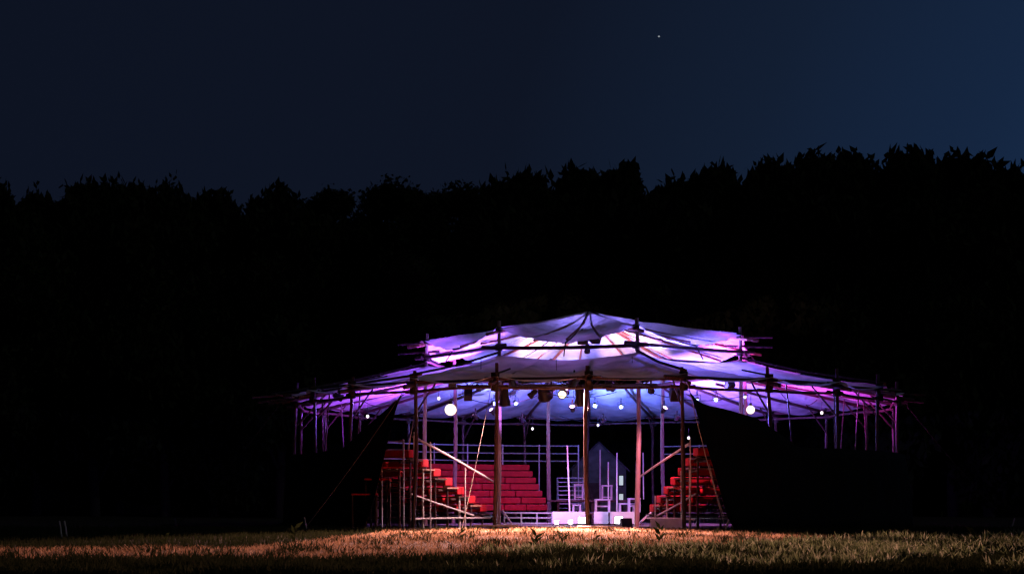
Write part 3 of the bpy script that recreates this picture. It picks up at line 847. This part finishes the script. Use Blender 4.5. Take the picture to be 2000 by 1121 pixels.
# floor lamps on the stage edge
for px, py, d, w, lab in ((1136, 1016, 56.0, .30, "square glowing floor lamp left of the middle pole"), (1114, 1021, 56.0, .18, "smaller glowing floor lamp left of the middle pole"),
                          (1208, 1018, 55.4, .32, "glowing floor lamp beside the dark floor speaker"), (1087, 1022, 55.8, .16, "small glowing floor lamp at the left end of the white panels")):
    p = at(px, py, d); p.z = .05
    o = thing("floor_lamp", p, lab, "floor lamp", "floor lamps along the stage front")
    MB().box(p + Vector((0, 0, w * .5 + .03)), (w, w * .6, w * .9)).build("housing", TRUSS, o, smooth=False, bevel=.02)
    MB().box(p + Vector((0, -w * .3 - .008, w * .5 + .03)), (w * .86, .012, w * .76)).build("lens", E_WHITE, o, smooth=False)
    MB().box(p + Vector((0, 0, .015)), (w * .9, w * .8, .03)).build("foot", BLACK, o, smooth=False)
    light('POINT', "lamp_light", p + Vector((0, -w * .3 - .12, w * .6 + .05)), (.85, .85, 1.0), 14, o, size=.06)

# lighting truss hung across the entrance
tr = thing("lighting_truss", P(-7, 7.6, 4.55), "black lattice truss hanging across the entrance with spotlights on it", "truss")
A, B = Vector((-1.9, 52.6, 4.86)), Vector((4.9, 51.9, 4.86))
dirv = (B - A).normalized(); nrm = Vector((-dirv.y, dirv.x, 0))
chords = [(0, 0), (.34, 0), (0, .36), (.34, .36)]
for a, b in chords:
    MB().tube([A + nrm * a + Vector((0, 0, b)), B + nrm * a + Vector((0, 0, b))], .03, 7).build("chord", BLACK, tr)
lb = MB(); n = 16
for i in range(n):
    for (a0, b0), (a1, b1) in (((0, 0), (0, .36)), ((.34, 0), (.34, .36)), ((0, .36), (.34, .36))):
        u, v = ((a0, b0), (a1, b1)) if i % 2 else ((a1, b1), (a0, b0))
        lb.tube([A.lerp(B, i / n) + nrm * u[0] + Vector((0, 0, u[1])), A.lerp(B, (i + 1) / n) + nrm * v[0] + Vector((0, 0, v[1]))], .013, 5)
lb.build("lattice", TRUSS, tr)
for t in (.12, .5, .88):
    q = A.lerp(B, t) + nrm * .17
    MB().tube([q + Vector((0, 0, .36)), q + Vector((0, .3, 1.0))], .012, 5).build("hanger", BLACK, tr)
# cables looping along the truss
def cable(p0, p1, sag, lab, r=.014):
    p0, p1 = Vector(p0), Vector(p1)
    pts = [p0.lerp(p1, t) - Vector((0, 0, sag * 4 * t * (1 - t))) for t in np.linspace(0, 1, 14)]
    tag(MB().tube(pts, r, 6).build("hanging_cable", BLACK, None, loc=tuple(p0)), lab, "cable", "black cables hanging under the roof")
cable(P(-32, 8.5, 4.6), P(-12, 6.2, 4.9), .45, "cable sagging from the left front pole toward the front left spotlight")
cable(P(-10, 8.8, 4.55), P(6, 8.8, 4.55), .18, "cable sagging under the front beam at the middle pole")
cable(P(14, 8.2, 4.6), P(40, 8.6, 4.6), .25, "cable sagging under the front right beam")
cable(P(166, 9.5, 4.8), P(-172, 9.5, 4.8), .30, "cable sagging before the rear canvas behind the middle pole")
cable(P(50, 8.8, 4.7), P(75, 8.8, 4.7), .35, "cable sagging under the right roof")
cable(P(-75, 8.8, 4.7), P(-48, 8.8, 4.7), .30, "cable sagging under the left roof")

# ------------------------------------------------------------------ hut behind the tent
HD = 78.0
hc = at(1170, 985, HD)
hut = thing("gabled_hut", (hc.x, HD + 1.6, 0), "small grey gabled hut behind the tent with a lit window at its right edge", "hut")
w = 2.75; he = at(0, 916, HD).z; hr = at(0, 866, HD).z
x0, x1 = hc.x - w / 2, hc.x + w / 2
D0, D1 = HD, HD + 3.4
V = [(x0, D0, 0), (x1, D0, 0), (x1, D0, he), (hc.x, D0, hr), (x0, D0, he), (x0, D1, 0), (x1, D1, 0), (x1, D1, he), (hc.x, D1, hr), (x0, D1, he)]
MB().add(V, [(0, 1, 2, 3, 4), (6, 5, 9, 8, 7), (1, 6, 7, 2), (5, 0, 4, 9)]).build("wall", HUTW, hut, smooth=False)
for sx in (-1, 1):
    ex = hc.x + sx * (w / 2 + .18); ez = he - .18 * (hr - he) / (w / 2)
    n_ = Vector((0, 0, .09))
    q = [Vector((hc.x, D0 - .2, hr + .012)), Vector((ex, D0 - .2, ez + .012)), Vector((ex, D1 + .2, ez + .012)), Vector((hc.x, D1 + .2, hr + .012))]
    MB().add(q + [p + n_ for p in q], [(0, 1, 2, 3), (7, 6, 5, 4), (0, 4, 5, 1), (1, 5, 6, 2), (2, 6, 7, 3), (3, 7, 4, 0)]).build("roof", HUTR, hut, smooth=False)
for zc, zh in ((at(0, 938, HD).z, .55), (at(0, 970, HD).z, .34)):
    cx_ = at(1213, 0, HD).x
    f = MB().box((cx_, D0 - .02, zc), (.32, .06, zh + .06)).build("window", HUTR, hut, smooth=False)
    MB().box((cx_, D0 - .055, zc), (.20, .012, zh * .86)).build("pane", E_WIN, f, smooth=False)
MB().box((hc.x - .35, D0 - .03, .95), (.8, .05, 1.9)).build("door", DPLANK, hut, smooth=False)

# ------------------------------------------------------------------ trees
def leaf_cloud(centres, radii, per, size, up=0.5, flat=1.0):
    Vs, n0 = [], 0
    allp, alls = [], []
    for c, r, n in zip(centres, radii, per):
        d = nrs.normal(0, 1, (n, 3)); d /= np.linalg.norm(d, axis=1)[:, None]
        rr = r * (nrs.uniform(.25, 1.0, n) ** .6 + np.abs(nrs.normal(0, .12, n)))
        allp.append(np.array(c) + d * rr[:, None] * np.array([1, 1, flat])); alls.append(nrs.uniform(*size, n))
    Pn = np.concatenate(allp); S = np.concatenate(alls); n = len(Pn)
    ax = nrs.normal(0, 1, (n, 3)) + np.array([0, 0, up * 2]); ax /= np.linalg.norm(ax, axis=1)[:, None]
    t = nrs.normal(0, 1, (n, 3)); sd = np.cross(ax, t); sd /= np.linalg.norm(sd, axis=1)[:, None]
    L = S[:, None]; W = L * .26
    V = np.stack([Pn - ax * L * .5, Pn + sd * W - ax * L * .05, Pn + ax * L * .6, Pn - sd * W - ax * L * .05], 1).reshape(-1, 3)
    return V, np.arange(n)[:, None] * 4 + np.array([[0, 1, 2, 3]])
def core(centres, radii):
    b = MB()
    for c, r in zip(centres, radii):
        nl, no = 7, 10; vs = []
        for i in range(nl + 1):
            f = math.pi * i / nl
            for k in range(no):
                a = 2 * math.pi * k / no
                d = Vector((math.sin(f) * math.cos(a), math.sin(f) * math.sin(a), math.cos(f)))
                vs.append(Vector(c) + d * r * (.62 + .22 * noise.noise(d * 2 + Vector(c))))
        b.add(vs, [(i * no + k, i * no + (k + 1) % no, (i + 1) * no + (k + 1) % no, (i + 1) * no + k) for i in range(nl) for k in range(no)])
    return np.array([tuple(p) for p in b.v]), np.array(b.f)
def tree(px, top, hw, d, lab, leaf=(.30, .62), dense=1.0, up=.6):
    t = at(px, top + 20, d); H = t.z; x = t.x
    rw = hw * 1.18 / 3000 * d
    o = thing("tree", (x, d, 0), lab, "tree", "trees standing in a row behind the tent")
    b = MB().pole((x, d, -.2), (x + rnd.uniform(-.4, .4), d, H * .75), .38, .10, 8, .3)
    cs, rs, ns = [], [], []
    lobes = [(0, 0, H - rw * .58, rw * .56)]
    for i in range(9):
        a = rnd.uniform(0, 6.28); f = rnd.uniform(.2, .85)
        r_ = rw * rnd.uniform(.26, .46)
        lobes.append((math.cos(a) * rw * f, math.sin(a) * rw * .8 * f, H - r_ - rw * rnd.uniform(-.05, .35) - f * f * rw * .42, r_))
    wid = max(rw * 1.5, 4.2)
    for i in range(13):
        a = 6.28 * i / 13 + rnd.uniform(-.3, .3); f = rnd.uniform(.45, 1.0)
        r_ = rnd.uniform(.9, 1.7)
        lobes.append((math.cos(a) * wid * f, math.sin(a) * wid * .7 * f, H - rw * .7 - f * rw * .45 - rnd.uniform(.1, 1.1) - r_ * .5, r_))
    for i in range(14):
        a = rnd.uniform(0, 6.28); z = H * rnd.uniform(.14, .80); f = rnd.uniform(.3, 1.0)
        r_ = rnd.uniform(1.5, 2.8)
        lobes.append((math.cos(a) * wid * f, math.sin(a) * wid * .7 * f, z, r_))
    for lx, ly, lz, r_ in lobes:
        cs.append((x + lx, d + ly, lz)); rs.append(r_); ns.append(int((130 + 150 * r_ * r_) * dense))
        if rnd.random() < .7:
            z0 = max(1.5, lz - 3.5); b.pole((x, d, min(z0, H * .7)), (x + lx * .8, d + ly * .8, lz), .12, .04, 4, .2, 6)
    b.build("trunk", BARK, o)
    sh = []
    for c, r_ in list(zip(cs, rs))[:22]:
        for _ in range(int((4 if leaf[1] > .9 else 2 if up > .5 else 0) + r_ * 3)):
            a = rnd.uniform(0, 6.28); q = rnd.uniform(0, .95) * r_
            b0 = Vector((c[0] + q * math.cos(a), c[1] + q * math.sin(a), c[2] + math.sqrt(max(.01, r_ * r_ - q * q)) * .9))
            ln_ = rnd.uniform(.25, 1.0) * (1 if up > .5 else .5); le = Vector((rnd.uniform(-.7, .7), rnd.uniform(-.5, .5), 1))
            for m_ in range(4): sh.append(tuple(b0 + le * ln_ * m_ / 3))
    V, F = leaf_cloud(cs + sh, rs + [.26] * len(sh), ns + [1] * len(sh), leaf, up)
    V2, F2 = core(cs, rs)
    Vall = np.concatenate([V, V2]) - np.array([x, d, 0])
    me = fast_mesh("crown", Vall, [F, F2 + len(V)], FOLI)
    c = bpy.data.objects.new("crown", me); COL.objects.link(c); c.parent = o
TREES = [(-15, 345, 60, 96), (70, 367, 50, 99), (185, 336, 75, 97), (235, 345, 50, 103), (322, 342, 85, 98), (418, 364, 62, 101), (545, 360, 52, 99), (648, 350, 48, 104),
         (770, 326, 78, 101), (893, 336, 62, 97), (1022, 330, 74, 98), (1128, 324, 72, 101), (1212, 325, 50, 97), (1318, 343, 58, 99), (1398, 318, 72, 96),
         (1508, 308, 80, 95), (1588, 294, 70, 92), (1662, 295, 62, 94), (1770, 290, 85, 91), (1862, 297, 80, 92), (1932, 312, 55, 93), (2025, 366, 60, 96)]
TL = ["dark tree cut by the left edge of the photo", "low dark tree next in from the left edge", "dark tree with twin spiky tips, left part of the tree line", "slender dark tree between two broad ones at left",
      "broad dark tree with level top, left part of the tree line", "dark tree sloping down to the dip left of centre", "small spiky dark tree just right of the dip in the tree line", "small rounded dark tree left of the big domed one",
      "big smooth domed dark tree left of the tent top", "dark tree on the right shoulder of the big domed one", "spiky dark tree up and left of the tent top", "spiky dark tree straight above the tent top",
      "dark tree left of the notch in the tree line", "low dark tree right of the notch in the tree line", "dark tree rising right of the notch, second from it", "dark tree with pointed leaves above the right tent roof",
      "tall leafy tree, first of the high group at right", "tall leafy tree, second of the high group at right", "tallest dark leafy tree at right of the tree line", "tall tree with pale catching leaves right of the tallest",
      "dark tree dropping off at the right end of the high group", "low dark tree cut by the right edge of the photo"]
for i, (px, top, hw, d) in enumerate(TREES):
    smooth = i in (7, 8, 9)
    right = px > 990
    tree(px, top, hw, d, TL[i], (.22, .42) if smooth else ((.45, .95) if right else (.35, .75)), 1.3 if smooth else (.8 if right else 1.0), .2 if smooth else .8)
# undergrowth mass closing the view between the trunks
cs, rs, ns = [], [], []
for i in range(330):
    x = rnd.uniform(-64, 64); d = rnd.uniform(104, 112)
    r_ = rnd.uniform(2.2, 3.4); top = 18.3 + 1.2 * noise.noise(Vector((x * .12, 0, 5)))
    cs.append((x, d, rnd.uniform(.8, top))); rs.append(r_); ns.append(45)
for i in range(86):
    x = -64 + 128 * i / 85; cs.append((x, 108, 1.6)); rs.append(3.0); ns.append(60)
    cs.append((x, 110, 6.0)); rs.append(3.2); ns.append(40)
    cs.append((x, 110, 11.0)); rs.append(3.2); ns.append(40)
    cs.append((x, 110, 15.5 + rnd.uniform(-.6, .6))); rs.append(2.8); ns.append(60)
V, F = leaf_cloud(cs, rs, ns, (.5, .9), .4); V2, F2 = core(cs, [r * 1.45 for r in rs])
me = fast_mesh("undergrowth", np.concatenate([V, V2]), [F, F2 + len(V)], FOLI)
o = bpy.data.objects.new("undergrowth", me); COL.objects.link(o)
tag(o, "dark mass of thicket filling the wood behind the row of trees", "thicket", kind="stuff")

# ------------------------------------------------------------------ weeds, stalks, stakes, star
def weed(px, py, d, h, n, lab):
    c = at(px, py, d); c.z = ground_z(c.x, c.y)
    o = thing("weed_plant", c, lab, "weed", "dark weeds standing in the grass")
    st_ = MB(); st_.pole(c, c + Vector((rnd.uniform(-.06, .06), 0, h * .8)), .008, .004, 5, .03, 6); st_.build("stem", WEED, o)
    V, F = [], []
    for i in range(n):
        a = rnd.uniform(0, 6.28); z = h * (.15 + .75 * i / n); L = h * rnd.uniform(.35, .6)
        dr = Vector((math.cos(a), math.sin(a) * .6, rnd.uniform(.3, 1.0))).normalized(); s = dr.cross(Vector((.2, 1, .1))).normalized() * L * .16
        p = c + Vector((0, 0, z)); b0 = len(V)
        V += [p, p + dr * L * .4 + s, p + dr * L, p + dr * L * .4 - s]; F.append((b0, b0 + 1, b0 + 2, b0 + 3))
    MB().add(V, F).build("leaf", WEED, o, smooth=False)
for px, py, d, h, n, lab in ((1048, 1078, 27, .36, 9, "dark broad leaved weed in the lit grass left of the middle pole"), (1100, 1076, 28, .24, 6, "small dark weed in the lit grass below the middle pole"),
                             (1290, 1066, 30, .38, 7, "dark forked weed in front of the low pale board"), (898, 1062, 33, .30, 5, "dark weed at the foot of the slanting rope"),
                             (1162, 1068, 31, .30, 5, "dark thin weed in front of the middle deck"), (575, 1062, 31, .42, 6, "tall pale tipped stalk in the lit strip at left"),
                             (470, 1070, 29, .26, 5, "small weed in the lit strip at left"), (322, 1068, 29.5, .30, 6, "faint dark weed at far left of the lit strip"), (1905, 1075, 27, .42, 7, "dark weed near the right edge of the grass")):
    weed(px, py, d, h, n, lab)
for px, lab in ((121, "left of two faint pale stakes in the dark field at left"), (131, "right of two faint pale stakes in the dark field at left")):
    p = at(px, 1052, 36); p.z = 0
    tag(MB().pole(p, p + Vector((-.06, 0, .42)), .022, .018, 3, .01).build("field_stake", PALE, None, loc=tuple(p)), lab, "stake", "pale stakes in the field")
p = at(1287, 72, 1800)
tag(MB().lathe([(.001, -1.0), (1.0, -.4), (1.3, 0), (1.0, .4), (.001, 1.0)], 10, None, p).build("star", E_STAR, None, loc=tuple(p)), "single faint star high in the night sky", "star")
